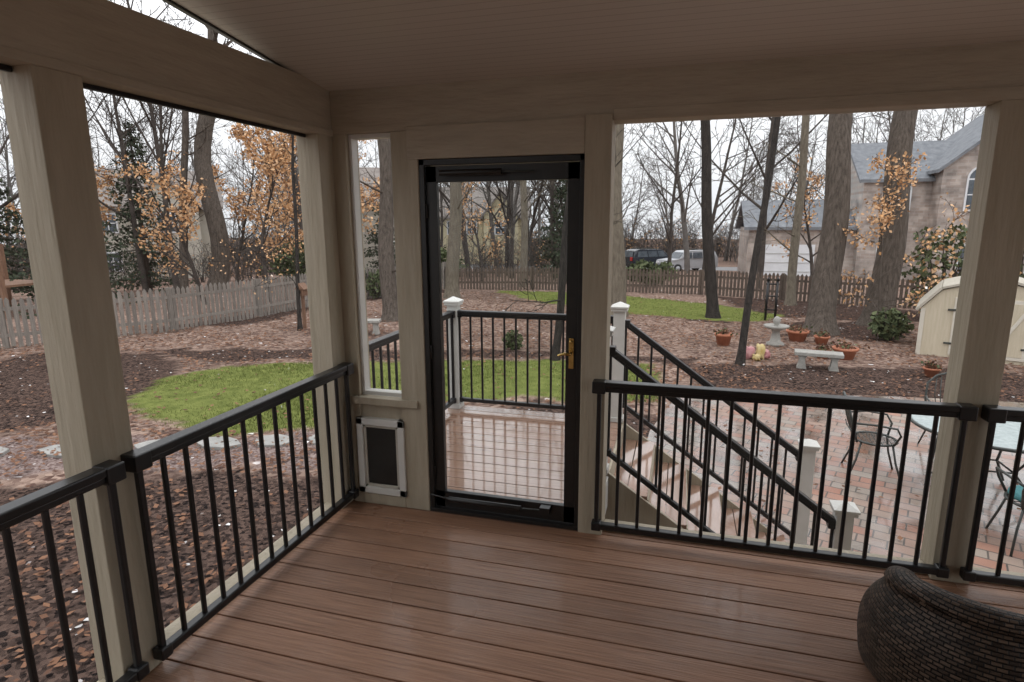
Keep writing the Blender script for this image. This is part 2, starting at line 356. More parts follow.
b.tube([(a0+.10,yd-.03,2.0),(a0+.45,yd-.03,2.0)],.016,14,'blackdoor');b.tube([(a0+.45,yd-.03,2.0),(a0+.62,yd-.02,2.0)],.005,8,'iron')
b.obj('door_1',.002)
# pet door
b=MB();X0,X1,Z0,Z1=-1.880,-1.560,.075,.565;yy=YF-.0
t=.042
b.box(X0,yy-.026,Z0,X0+t,yy+.012,Z1,'white');b.box(X1-t,yy-.026,Z0,X1,yy+.012,Z1,'white')
b.box(X0,yy-.026,Z0,X1,yy+.012,Z0+t,'white');b.box(X0,yy-.026,Z1-t,X1,yy+.012,Z1,'white')
t2=.06
b.box(X0+t,yy-.016,Z0+t,X1-t,yy+.0,Z0+t2,'siding');b.box(X0+t,yy-.016,Z1-t2,X1-t,yy+.0,Z1-t,'siding')
b.box(X0+t,yy-.016,Z0+t,X0+t2,yy+.0,Z1-t,'siding');b.box(X1-t2,yy-.016,Z0+t,X1-t,yy+.0,Z1-t,'siding')
b.box(X0+t2,yy-.008,Z0+t2,X1-t2,yy+.010,Z1-t2,'flap')
b.obj('pet_door',.003)
# ------------------------------------------------------------ landing + stairs
LX0,LX1,LY1=-2.10,-.44,5.22
b=MB();y=LY1
while y>YF+.17:
    b.box(LX0,y-.1375,-.045,LX1,y,-.02,'landing');y-=.145
b.box(LX0+.02,YF+.17,-.07,LX1-.02,LY1-.02,-.047,'dark')
b.box(LX0-.02,YF+.165,-.26,LX0,LY1+.02,-.03,'white');b.box(LX0-.02,LY1,-.26,LX1,LY1+.025,-.03,'white');b.box(LX1,YF+.165,-.26,LX1+.02,3.95,-.03,'white')
for px,py in((LX0+.08,LY1-.08),(LX1-.06,LY1-.08)): b.box(px-.05,py-.05,GZ-.05,px+.05,py+.05,-.05,'white')
b.obj('deck_landing',.003)
def newel(x,y,z0,z1):
    b=MB();h=.05
    b.box(x-h,y-h,z0,x+h,y+h,z1-.06,'white')
    b.box(x-h-.012,y-h-.012,z0,x+h+.012,y+h+.012,z0+.04,'white')
    b.box(x-h-.018,y-h-.018,z1-.07,x+h+.018,y+h+.018,z1-.045,'white')
    c=h+.026
    b.add([(x-c,y-c,z1-.045),(x+c,y-c,z1-.045),(x+c,y+c,z1-.045),(x-c,y+c,z1-.045),(x-c,y-c,z1-.03),(x+c,y-c,z1-.03),(x+c,y+c,z1-.03),(x-c,y+c,z1-.03),(x,y,z1+.01)],
      [(0,3,2,1),(0,1,5,4),(1,2,6,5),(2,3,7,6),(3,0,4,7),(4,5,8),(5,6,8),(6,7,8),(7,4,8)],'white')
    b.obj('newel_post',.002)
NX=-.49
newel(NX,4.0,-.02,1.05);newel(NX,5.155,-.02,1.05);newel(-2.04,5.155,-.02,1.05)
newel(1.10,4.0,GZ,-.05);newel(1.10,5.155,GZ,-.05)
railing('landing_railing',(-2.04,YF+.16),(-2.04,5.10),.93,.93,.06,.06)
railing('landing_railing',(-1.985,5.155),(NX-.055,5.155),.93,.93,.06,.06)
railing('landing_railing',(NX,YF+.16),(NX,3.945),.93,.93,.06,.06)
b=MB();n=6;rh=(-GZ)/n;run=.28;sx0=LX1
for i in range(1,n):
    z=-rh*i;xa=sx0+run*(i-1)
    b.box(xa-.02,4.02,z-.03,xa+.137,5.13,z,'tread');b.box(xa+.143,4.02,z-.03,xa+run+.01,5.13,z,'tread')
for i in range(0,n):
    xa=sx0+run*i;b.box(xa-.0,4.03,-rh*(i+1),xa+.02,5.12,-rh*i-.03,'post')
for yy in(4.0,5.13):
    b.prism([(sx0,-.02),(sx0+run*5+.1,-.02-rh*5-.1),(sx0+run*5+.1,GZ),(sx0+run*5-.25,GZ),(sx0,-.45)],yy,yy+.03,'post')
b.obj('deck_stairs',.002)
for yy in(4.0,5.155):
    railing('stair_railing',(NX+.055,yy),(1.10-.055,yy),.90,-.17,.13,-.93,.115)
# ------------------------------------------------------------ terrain
def pin(x,y,P):
    c=False;j=len(P)-1
    for i in range(len(P)):
        xi,yi=P[i];xj,yj=P[j]
        if (yi>y)!=(yj>y) and x<(xj-xi)*(y-yi)/(yj-yi)+xi: c=not c
        j=i
    return c
LAWN1=[(-9.2,8.4),(-8.9,9.5),(-7.2,10.5),(-5.1,11.1),(-2.5,11.8),(-.6,11.8),(-.2,9.4),(-1.8,9.0),(-3.2,8.7),(-3.8,8.3),(-4.0,7.2),(-4.9,6.7),(-5.7,6.4),(-7.0,6.3),(-8.5,7.1)]
LAWN2=[(-7.6,24.1),(-3,23.7),(0.8,22.0),(3.0,19.5),(2.4,18.0),(1.0,18.0),(-1.2,18.5),(-3.2,19.8),(-5.6,21.3)]
GRAV=[(-13,3.2),(-8.9,5.4),(-6.2,6.1),(-4.9,6.5),(-4.0,6.9),(-3.0,7.8),(-2.4,7.3),(-3.8,5.8),(-5.5,5.2),(-7.6,4.4),(-12,2.4)]
MULCH=[[(-15,6),(-9,5.5),(-8.3,6.8),(-9.2,9),(-10.6,10.2),(-13.5,10)],[(-8,-2),(-2,-2),(-2,6.2),(-3.8,5.6),(-5.5,5.0),(-7.6,4.2)],
 [(-2.5,5.3),(.1,5.3),(.1,8.6),(-1.8,8.8),(-3.6,8.0)],[(-9.2,9.8),(-7,11.0),(-2.5,12.1),(.5,12),(.5,12.7),(-3,12.6),(-8,11.6),(-12,10.6)],
 [(.5,10.6),(8,11),(8,12.9),(4.5,13.0),(2.0,12.6),(.6,12.3)],[(2.5,19.2),(7.5,19),(7,22.2),(1.2,23.9)],[(-14,12.5),(-11.7,14),(-11.6,19),(-9,22.8),(-9.8,23.6),(-12.4,18.6)],
 [(2.5,15.8),(5.0,15.6),(5.8,17.0),(5.2,19.0),(3.2,18.0)],[(.2,17.6),(1.7,17.5),(1.9,18.9),(.3,19.2)]]
def gz(x,y):
    d=math.hypot(x,y)
    t=min(max((d-27)/28,0),1)
    return GZ-1.35*t
def axis(a,b_,s,far0,far1):
    o=[];x=a
    while x<b_: o.append(x);x+=s
    st=s
    while x<far1: o.append(x);st*=1.18;x+=st
    o.append(far1);lo=[];x=a;st=s
    while x>far0: st*=1.18;x-=st;lo.append(x)
    return lo[::-1]+o
xs=axis(-13,9,.16,-130,110);ys=axis(2.5,24.5,.16,-30,150)
vs=[];cols=[]
for yv in ys:
    for xv in xs:
        near=(-16<xv<10 and 0<yv<26)
        nz=0
        if near: nz=.035*noise.noise(Vector((xv*.6,yv*.6,3)))+.012*noise.noise(Vector((xv*3,yv*3,1)))
        if xv>-.6 and yv<11.2 : nz=-.03
        vs.append((xv,yv,gz(xv,yv)+nz))
        px=xv+.35*noise.noise(Vector((xv*1.1,yv*1.1,0)))+.08*noise.noise(Vector((xv*5,yv*5,0)));py=yv+.35*noise.noise(Vector((xv*1.1,yv*1.1,9)))+.08*noise.noise(Vector((xv*5,yv*5,7)))
        r=1. if (pin(px,py,LAWN1) or pin(px,py,LAWN2)) else 0.
        g=1. if any(pin(px,py,P) for P in MULCH) else 0.
        bl=1. if pin(px,py,GRAV) else 0.
        if math.hypot(xv,yv)>62 : g=.4
        cols+= [r,g,bl,1.]
nx=len(xs);fs=[(j*nx+i,j*nx+i+1,(j+1)*nx+i+1,(j+1)*nx+i) for j in range(len(ys)-1) for i in range(nx-1)]
me=bpy.data.meshes.new('ground');me.from_pydata(vs,[],fs);ca=me.color_attributes.new('zone','FLOAT_COLOR','POINT');ca.data.foreach_set('color',cols)
me.polygons.foreach_set('use_smooth',[True]*len(fs))
m,nt,bs=new_mat('yard_ground');N=nt.nodes;L=nt.links
tc=N.new('ShaderNodeTexCoord');at=N.new('ShaderNodeAttribute');at.attribute_name='zone';sp=N.new('ShaderNodeSeparateColor');L.new(at.outputs['Color'],sp.inputs[0])
def ramp(src,cs):
    r=N.new('ShaderNodeValToRGB');el=r.color_ramp.elements
    for i,(p,c) in enumerate(cs):
        e=el[0] if i==0 else (el[1] if i==len(cs)-1 else el.new(p));e.position=p;e.color=(*c,1)
    L.new(src,r.inputs[0]);return r.outputs[0]
def vor(scale):
    v=N.new('ShaderNodeTexVoronoi');v.inputs['Scale'].default_value=scale;L.new(tc.outputs['Object'],v.inputs['Vector']);s=N.new('ShaderNodeSeparateColor');L.new(v.outputs['Color'],s.inputs[0]);return s.outputs[0],v
def noi(scale,d=6):
    n=N.new('ShaderNodeTexNoise');n.inputs['Scale'].default_value=scale;n.inputs['Detail'].default_value=d;L.new(tc.outputs['Object'],n.inputs['Vector']);return n.outputs[0]
def mix(f,a,c):
    x=N.new('ShaderNodeMix');x.data_type='RGBA';L.new(f,x.inputs[0]);L.new(a,x.inputs[6]);L.new(c,x.inputs[7]);return x.outputs[2]
v1,vn=vor(14)
leafc=ramp(v1,[(0,(.10,.06,.05)),(.35,(.19,.122,.098)),(.6,(.26,.172,.14)),(.8,(.15,.095,.078)),(1,(.35,.255,.205))])
v2,_=vor(30)
mul=ramp(v2,[(0,(.012,.010,.010)),(.6,(.034,.027,.026)),(.9,(.06,.045,.04)),(1,(.12,.08,.065))])
v3,_=vor(40)
gra=ramp(v3,[(0,(.10,.063,.058)),(.5,(.19,.13,.122)),(1,(.29,.23,.21))])
la=ramp(noi(6),[(.3,(.10,.12,.035)),(.7,(.175,.195,.06))])
big=ramp(noi(.5,3),[(.45,(0,0,0)),(.68,(1,1,1))])
base=mix(big,leafc,mix(noi(9),leafc,mul))
c=mix(sp.outputs[1],base,mul);c=mix(sp.outputs[2],c,gra);c=mix(sp.outputs[0],c,la)
L.new(c,bs.inputs['Base Color']);bs.inputs['Roughness'].default_value=1;bs.inputs['Specular IOR Level'].default_value=0
bp=N.new('ShaderNodeBump');bp.inputs['Strength'].default_value=.45;bp.inputs['Distance'].default_value=.03;L.new(v1,bp.inputs['Height']);L.new(bp.outputs[0],bs.inputs['Normal'])
me.materials.append(m);ground=bpy.data.objects.new('ground',me);SC.collection.objects.link(ground)
PAT=[(-.42,3.4),(-.42,5.4),(-.3,8.0),(.0,9.6),(.5,10.3),(2,10.4),(3.5,10.7),(6,10.9),(12,11.2),(12,-6),(4.5,-6),(4.5,3.4)]
b=MB();b.prism(PAT,GZ-.05,GZ+.0,'paver','z');b.obj('paver_patio',.0,recalc=True)
# fallen leaves
rng=random.Random(3)
b=MB();cnt=0
while cnt<32000:
    x=rng.uniform(-15,9);y=rng.uniform(.5,23)
    if rng.random()>1.25-y/24: continue
    if pin(x,y,PAT):
        if rng.random()>.05: continue
    if x>-2.1 and y<5.3: continue
    if pin(x,y,LAWN1) or pin(x,y,LAWN2):
        if rng.random()>.08: continue
    dn=noise.noise(Vector((x*.5,y*.5,5)))
    mu=any(pin(x,y,P) for P in MULCH)
    if dn< (-.0 if mu else -.35) and rng.random()>.2: continue
    if mu and rng.random()<.4: continue
    if mu and x<-8 and rng.random()<.7: continue
    b.leaf((x,y,gz(x,y)+.03+rng.uniform(0,.02)),rng.uniform(.045,.09),rng,'litter',True);cnt+=1
b.obj('fallen_leaves')
# grass
b=MB();cnt=0
while cnt<32000:
    if rng.random()<.8: x=rng.uniform(-9.8,0);y=rng.uniform(6.0,11.9);P=LAWN1
    else: x=rng.uniform(-7,3);y=rng.uniform(18,24);P=LAWN2
    if not pin(x+.25*noise.noise(Vector((x,y,0))),y,P): continue
    h=rng.uniform(.02,.045);t=rng.uniform(0,6.28);dx,dy=math.cos(t)*.008,math.sin(t)*.008
    l1,l2=rng.uniform(-.03,.03),rng.uniform(-.03,.03);z=gz(x,y)-.02
    b.add([(x-dx,y-dy,z),(x+dx,y+dy,z),(x+l1,y+l2,z+h+.02)],[(0,1,2)],'grass');cnt+=1
b.obj('lawn_grass',parent=ground)
# stepping stones
b=MB()
for (x,y) in[(-9.3,4.5),(-8.35,4.9),(-7.4,5.25),(-6.4,5.7),(-5.7,6.0),(-5.05,6.25),(-4.4,6.5),(-3.7,6.8),(-3.0,7.2)]:
    n=7;pl=[]
    for i in range(n):
        t=2*math.pi*i/n;r=rng.uniform(.2,.3);pl.append((x+r*1.25*math.cos(t),y+r*.8*math.sin(t)))
    b.prism(pl,GZ-.03,GZ+.045,'flag','z')
b.obj('stepping_stones',.01,recalc=True)
# ------------------------------------------------------------ picket fence
def fence(name,P,h,k):
    b=MB()
    for si,((x0,y0),(x1,y1)) in enumerate(zip(P[:-1],P[1:])):
        Ln=math.hypot(x1-x0,y1-y0);n=int(Ln/.135);a=math.atan2(y1-y0,x1-x0)
        for i in range(n):
            t=(i+.5)/n;x=x0+(x1-x0)*t;y=y0+(y1-y0)*t;z=gz(x,y)
            b.T=Tz(x,y,z-.02,a);hh=h+rng.uniform(-.02,.02);w=.045
            b.prism([(-w,0),(w,0),(w,hh-.07),(0,hh),(-w,hh-.07)],-.01,.01,k)
        b.T=Matrix.Identity(4)
        for zz in(.3,h-.28): b.beam((x0,y0+.03,gz(x0,y0)+zz),(x1,y1+.03,gz(x1,y1)+zz),.04,.08,k)
        m_=max(1,int(Ln/2.4))
        for i in range(m_+(1 if si==len(P)-2 else 0)):
            x=x0+(x1-x0)*i/m_;y=y0+(y1-y0)*i/m_+.09;b.box(x-.05,y-.05,gz(x,y)-.1,x+.05,y+.05,gz(x,y)+h-.03,k)
    b.obj(name,recalc=True)
fence('picket_fence',[(-19,1),(-15.1,9.7),(-13.1,12.5),(-12.5,15.2),(-12.15,18.6),(-9.8,23.8)],1.2,'fence')
fence('picket_fence',[(-9.8,23.8),(-6.1,24.6),(.8,24.4),(6.4,22.2),(14,20.4)],1.0,'fenceb')
# ------------------------------------------------------------ trees
SIDES=[10,6,4,3,3];SEG=[9,5,4,3,2]
def grow(b,p,d,Ln,r,lev,mx,rng,k,kids,leafk=None,leafn=0,lsize=.1,start=.3,rmin=.006,wob=.12):
    n=SEG[lev];pts=[p.copy()];rad=[r];q=p.copy();dd=d.copy()
    for i in range(n):
        dd=(dd+V(rng.gauss(0,wob),rng.gauss(0,wob),rng.gauss(0,wob*.6)+(.04 if lev else 0))).normalized()
        q=q+dd*Ln/n;pts.append(q.copy());rad.append(max(rmin,r*(1-.82*(i+1)/n)))
    b.tube(pts,rad,SIDES[lev],k,cap=False)
    if lev<mx:
        for c in range(kids[lev]):
            t=start+(1-start)*(c+rng.random())/kids[lev];f=t*n;i=min(int(f),n-1);pp=pts[i].lerp(pts[i+1],f-i);rr=rad[i]*(1-(f-i))+rad[i+1]*(f-i)
            ax=(pts[i+1]-pts[i]).normalized();perp=Matrix.Rotation(rng.uniform(0,6.28),3,ax)@ax.orthogonal().normalized()
            an=rng.uniform(.5,1.1);nd=(ax*math.cos(an)+perp*math.sin(an)).normalized()
            grow(b,pp,nd,Ln*rng.uniform(.28,.5)*(1.15-t*.5),max(rmin,rr*.55),lev+1,mx,rng,k,kids,leafk,leafn,lsize,.2,rmin,wob*1.3)
    if leafk and lev>=mx-1:
        for _ in range(leafn):
            i=int(rng.random()*n);pp=pts[i].lerp(pts[i+1],rng.random())+V(rng.gauss(0,.12),rng.gauss(0,.12),rng.gauss(0,.1)-.05)
            b.leaf(pp,lsize*rng.uniform(.7,1.3),rng,leafk)
def near_tree(name,base,top,r,k,H=9,seed=1,kids=(7,5,4),start=.45,leafk=None,leafn=0,lsize=.1,lower=True,sway=.7):
    rg=random.Random(seed);b=MB();B=V(base[0],base[1],gz(*base));Tp=V(*top);d=(Tp-B);Lv=d.length;d.normalize()
    pts=[];rad=[];n=12;ws=r*sway
    for i in range(n+1):
        t=i/n;off=V(math.sin(t*5+seed)*ws*t*(1-t)*2,math.cos(t*4+seed)*ws*t*(1-t)*2,0)
        pts.append(B+d*Lv*t+off);rad.append(r*(1.0-.22*t))
    pts.insert(0,B-V(0,0,.15));rad.insert(0,r*1.75);pts.insert(2,B+d*.22);rad.insert(2,r*1.12);rad[1]=r*1.4
    b.tube(pts,rad,14,k,cap=False)
    if H>Lv: grow(b,Tp-d*.05,(d+V(0,0,.4)).normalized(),H-Lv,r*.78,0,3 if len(kids)>2 else 2,rg,k,kids,leafk,leafn,lsize,.05,.007,.05)
    for _ in range(4 if lower else 0):
        t=rg.uniform(.35,.95);i=int(t*(n+1));pp=pts[i];ax=Matrix.Rotation(rg.uniform(0,6.28),3,'Z')@V(1,0,0)
        grow(b,pp,(ax+V(0,0,rg.uniform(.1,.8))).normalized(),rg.uniform(1.2,2.8),max(.012,min(.04,r*.22)),1,3,rg,k,(0,5,4),leafk,leafn,lsize,.2,.006)
    return b.obj(name)
near_tree('oak_tree',(-20,21.9),(-20.3,23.3,8.3),.40,'bark',13,1,sway=2.2)
near_tree('oak_tree',(-20.9,20.9),(-21.2,22.4,6.6),.17,'bark',11,2)
near_tree('oak_tree',(-8.19,15.72),(-8.72,16.7,4.4),.25,'bark',11,3)
near_tree('beech_tree',(-9.84,13.58),(-10.2,14.3,3.2),.055,'barkdark',6.0,4,start=.1,leafk='orange',leafn=2,lsize=.07)
near_tree('oak_tree',(-8.37,21.02),(-8.45,21.9,5.3),.26,'barktan',12,5)
near_tree('oak_tree',(-6.72,25.4),(-6.9,26.3,5.3),.17,'barktan',10,6)
near_tree('dogwood_tree',(-2.44,11.85),(-2.28,12.6,2.6),.085,'barkdark',4.5,7,(6,4,3))
near_tree('oak_tree',(-1.83,18.31),(-2.12,19.4,5.4),.27,'barktan',13,8,lower=False)
near_tree('maple_tree',(1.0,18.42),(.42,19.45,5.2),.17,'barkdark',10,9,lower=False)
near_tree('cherry_tree',(1.24,12.36),(1.73,13.5,3.9),.075,'barkdark',8,10,lower=False)
near_tree('oak_tree',(3.68,21.99),(3.88,23.4,5.8),.15,'barktan',10,11)
near_tree('oak_tree',(3.56,16.71),(3.83,17.95,5.0),.34,'bark',14,12,lower=False)
near_tree('oak_tree',(5.27,18.24),(5.83,19.6,5.4),.36,'bark',14,13,lower=False)
near_tree('beech_tree',(5.0,17.0),(4.9,17.2,.8),.035,'bark',4.2,14,(9,5,3),leafk='orange',leafn=4,lsize=.10)
for i,(x,y,H,s,nl) in enumerate([(-14.6,18.5,5.5,.13,5),(-22.5,26,7.5,.18,6),(-14.5,23.5,6,.15,5),(-17,27,7.5,.17,6),(-9.5,28,5,.12,2),(5.5,28,5,.13,2),(-25,20,6.5,.16,6),(-20.5,29,8,.18,6),(-16.3,17.2,4.5,.12,4)]):
    rg=random.Random(50+i);b=MB();grow(b,V(x,y,gz(x,y)-.1),V(rg.uniform(-.1,.1),rg.uniform(-.1,.1),1).normalized(),H,.09,0,3,rg,'barkmid',(12,6,4),'orange',nl,s,.22,.008,.07);b.obj('beech_tree')
def evergreen(x,y,H,R,seed,name='cedar_tree',den=1.0):
    rg=random.Random(seed);b=MB();z0=gz(x,y);b.tube([(x,y,z0-.1),(x,y,z0+H*.97)],[R*.07,.02],8,'bark')
    n=int(24*H/3*den)
    for i in range(n):
        t=(i+rg.random())/n;z=z0+.25+t*(H-.3);rr=R*(1-t)**.8*rg.uniform(.6,1.15)+.08
        for kx in range(3):
            a=rg.uniform(0,6.28);e=V(x+math.cos(a)*rr,y+math.sin(a)*rr,z-rr*.12)
            s=V(x,y,z+rr*.08);b.tube([s,s.lerp(e,.5)+V(0,0,.05),e],[.02,.014,.006],3,'bark',cap=False)
            for q in range(int(10+rr*11)):
                f=rg.uniform(.2,1.0);p=s.lerp(e,f)+V(rg.gauss(0,.11),rg.gauss(0,.11),rg.gauss(0,.07));b.leaf(p,rg.uniform(.10,.20),rg,'green')
    b.obj(name)
evergreen(-19.3,15.2,5.0,1.9,1,den=.75);evergreen(-26,17,6,2.2,2);evergreen(-24,22,7.5,2.2,3);evergreen(-5.8,31,6.2,1.7,4);evergreen(-16.5,31,4.5,1.8,6)
evergreen(-9,44,6.0,2.4,7);evergreen(-22,47,7,2.4,8)
def shrub(name,x,y,rx,ry,h,n,seed,k='holly',ls=.14,k2=None):
    rg=random.Random(seed);b=MB();z0=gz(x,y)
    for i in range(9):
        a=rg.uniform(0,6.28);e=V(x+math.cos(a)*rx*.7,y+math.sin(a)*ry*.7,z0+h*rg.uniform(.6,.95));b.tube([(x,y,z0-.05),V(x,y,z0).lerp(e,.5)+V(0,0,h*.1),e],[.04,.025,.008],5,'bark',cap=False)
    for i in range(n):
        a=rg.uniform(0,6.28);cp=rg.uniform(-1,1);q=rg.uniform(.3,1.0)**.5;sr=math.sqrt(1-cp*cp)
        bump=1+.5*noise.noise(Vector((math.cos(a)*2.5*sr,math.sin(a)*2.5*sr,cp*2.5+seed)))
        p=V(x+rx*sr*math.cos(a)*q*bump,y+ry*sr*math.sin(a)*q*bump,z0+max(.03,h*.52+h*.48*cp*q*bump));b.leaf(p,ls*rg.uniform(.7,1.3),rg,k2 if (k2 and rg.random()<.15) else k)
    b.obj(name)
shrub('holly_bush',7.3,19.6,1.0,.9,2.8,1000,1,ls=.17,k2='orange');shrub('holly_bush',9.3,20.0,1.1,1.0,2.9,1200,2,ls=.17,k2='orange')
shrub('boxwood_bush',4.9,15.9,.42,.38,.75,700,3);shrub('boxwood_bush',-3.55,12.6,.22,.22,.45,350,4,ls=.09)
shrub('rhododendron_bush',-11.3,20.5,.7,.7,1.1,900,5);shrub('rhododendron_bush',-18.5,26,1.6,1.4,2.2,1800,6,ls=.2)
shrub('rhododendron_bush',-1.4,27.5,1.2,1.0,1.1,900,7,ls=.2);shrub('rhododendron_bush',-11.8,27.5,1.3,1.2,1.8,1300,8,ls=.2)
# distant woodland: shared meshes parented to one root
wood=bpy.data.objects.new('woodland',None);SC.collection.objects.link(wood)
vari=[]
for i in range(7):
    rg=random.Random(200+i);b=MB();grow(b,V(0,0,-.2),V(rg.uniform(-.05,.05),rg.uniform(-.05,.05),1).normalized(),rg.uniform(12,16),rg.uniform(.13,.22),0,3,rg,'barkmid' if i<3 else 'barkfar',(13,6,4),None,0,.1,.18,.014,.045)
    o=b.obj('woodland_tree',parent=wood);vari.append(o)
thick=[]
for i in range(3):
    rg=random.Random(300+i);b=MB()
    for j in range(60):
        x=rg.uniform(-4,4);y=rg.uniform(-1.5,1.5);h=rg.uniform(1.5,5.0)
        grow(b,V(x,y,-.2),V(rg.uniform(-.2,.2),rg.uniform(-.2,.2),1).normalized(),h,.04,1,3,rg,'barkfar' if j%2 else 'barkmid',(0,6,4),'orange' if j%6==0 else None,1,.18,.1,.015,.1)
    thick.append(b.obj('woodland_thicket',parent=wood))
rg=random.Random(11);placed=[]
def ok(x,y):
    if math.hypot(x,y)<27 and x>-17: return False
    if x>-13 and y<27 : return False
    if 2.5<x<26 and 30<y<57: return False
    if -6<x<5 and 46<y<60: return False
    if -47<x<-34 and 30<y<44: return False
    if -27<x<-16 and 31<y<43: return False
    if -27<x<-15 and 56<y<68: return False
    if -59<x<-45 and 19<y<33: return False
    if y<3: return False
    return all((x-a)**2+(y-c)**2>3.0 for a,c in placed)
k=0
while len(placed)<135 and k<6000:
    k+=1;x=rg.uniform(-70,34);y=rg.uniform(4,95)
    if x<0 and y< -x*.22: continue
    if x>0 and y<x*1.2: continue
    if not ok(x,y): continue
    placed.append((x,y));d=math.hypot(x,y)
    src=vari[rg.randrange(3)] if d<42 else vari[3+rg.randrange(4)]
    if len(placed)<=7: o=vari[len(placed)-1]
    else: o=bpy.data.objects.new('woodland_tree',src.data);SC.collection.objects.link(o);o.parent=wood
    o.location=(x,y,gz(x,y));o.rotation_euler=(0,0,rg.uniform(0,6.28));s=rg.uniform(.75,1.15);o.scale=(s,s,s)
TP=[]
for i in range(30):
    a=math.radians(-68+i*3.6);R=72+6*math.sin(i*1.7);TP.append((R*math.sin(a),R*math.cos(a),-a))
TP+=[(-30,26,.6),(-36,24,.8),(-27,30,.5),(-13,34,.2),(-30,40,.4),(-8,36,.1),(-13,46,.1)]
for i,(x,y,a) in enumerate(TP):
    if i<3: o=thick[i]
    else: o=bpy.data.objects.new('woodland_thicket',thick[i%3].data);SC.collection.objects.link(o);o.parent=wood
    o.location=(x,y,gz(x,y));o.rotation_euler=(0,0,a);s=1.0 if i<30 else .55;o.scale=(s*(1.15),s,s)
# ------------------------------------------------------------ houses
def window(b,x,z,w,h,y,arch=False):
    b.box(x-w/2-.1,y-.08,z-h/2-.1,x+w/2+.1,y+.02,z+h/2+.1,'garage')
    b.box(x-w/2,y-.1,z-h/2,x+w/2,y-.07,z+h/2,'winglass')
    if arch:
        P=[(x+(w/2+.1)*math.cos(t),z+h/2+.1+(w/2)*math.sin(t)) for t in [math.pi*i/10 for i in range(11)]];b.prism(P,y-.08,y+.02,'garage')
        P=[(x+(w/2)*math.cos(t),z+h/2+.1+(w/2-.1)*math.sin(t)) for t in [math.pi*i/10 for i in range(11)]];b.prism(P,y-.1,y-.07,'winglass')
    b.box(x-.03,y-.12,z-h/2,x+.03,y-.09,z+h/2,'garage');b.box(x-w/2,y-.12,z-.03,x+w/2,y-.09,z+.03,'garage')
def gable_x(b,x0,x1,y0,y1,ze,zr,k,ov=.35):
    ym=(y0+y1)/2;sl=(zr-ze)/(ym-y0)
    b.prism([(y0-ov,ze-ov*sl),(ym,zr),(y1+ov,ze-ov*sl),(y1+ov,ze-ov*sl+.2),(ym,zr+.22),(y0-ov,ze-ov*sl+.2)],x0-ov,x1+ov,k,'x')
def gable_y(b,x0,x1,y0,y1,ze,zr,k,ov=.35):
    xm=(x0+x1)/2;sl=(zr-ze)/(xm-x0)
    b.prism([(x0-ov,ze-ov*sl),(xm,zr),(x1+ov,ze-ov*sl),(x1+ov,ze-ov*sl+.2),(xm,zr+.22),(x0-ov,ze-ov*sl+.2)],y0-ov,y1+ov,k,'y')
b=MB()
b.box(4.4,44.2,-2.6,11,51,1.3,'brick');gable_x(b,4.4,10.6,44.2,51,1.3,3.0,'roof')
b.box(5.4,44.1,-2.3,8.6,44.22,.15,'garage')
for i in range(1,4): b.box(5.4,44.07,-2.3+i*.61,8.6,44.11,-2.26+i*.61,'sidingg')
b.box(11.0,43.6,-2.8,24,51,4.3,'brick');b.prism([(43.6,4.3),(51,4.3),(47.3,6.6)],11.0,24,'brick','x');gable_x(b,11.0,24,43.6,51,4.3,6.7,'roof')
b.box(14.8,42.2,-2.8,23.8,50,4.8,'brick');b.prism([(14.8,4.8),(23.8,4.8),(19.3,8.5)],42.2,50,'brick');gable_y(b,14.8,23.8,42.2,50,4.8,8.55,'roof')
window(b,12.9,3.0,1.4,1.5,43.6,True);window(b,16.9,3.2,1.5,1.7,42.2,True);window(b,12.9,-.6,1.4,1.6,43.6);window(b,16.9,-.6,1.4,1.6,42.2);window(b,20.4,-.6,1.4,1.6,42.2);window(b,20.4,3.2,1.5,1.7,42.2)
b.obj('brick_house',recalc=True)
def simple_house(name,cx,cy,ang,w,d,zb,ze,zr,kw,kr,cross=True,low=True):
    b=MB();b.T=Tz(cx,cy,0,ang)
    b.box(-w/2,-d/2,zb,w/2,d/2,ze,kw)
    b.prism([(-d/2,ze),(d/2,ze),(0,zr)],-w/2,w/2,kw,'x');gable_x(b,-w/2,w/2,-d/2,d/2,ze,zr,kr)
    if cross:
        b.box(0,-d/2-1.2,zb,w*.38,0,ze,kw);b.prism([(0,ze),(w*.38,ze),(w*.19,ze+(zr-ze)*.8)],-d/2-1.2,0,kw);gable_y(b,0,w*.38,-d/2-1.2,0,ze,ze+(zr-ze)*.8,kr)
        window(b,w*.19,ze-1.2,1.1,1.2,-d/2-1.2)
    for x in(-w*.36,-w*.14):
        window(b,x,ze-1.2,.9,1.2,-d/2)
        if low: window(b,x,ze-3.9,.9,1.2,-d/2)
    b.obj(name,recalc=True)
simple_house('beige_house',-40.5,37,.75,11,8,-3,3.0,5.6,'siding','roofb')
simple_house('beige_house',-21.2,37,.55,6.5,7,-3,3.0,5.2,'siding','roofb',False)
simple_house('cream_house',-20.5,61.5,.3,9,7,-3.5,2.4,5.2,'sidingy','roofb',True,False)
simple_house('grey_house',-52,26,1.1,11,8,-3,3.0,5.8,'sidingg','roof')
b=MB();b.prism([(-34,48),(34,52.5),(34,59),(-34,54.5)],-2.6,-2.34,'asphalt','z');b.obj('road',recalc=True)
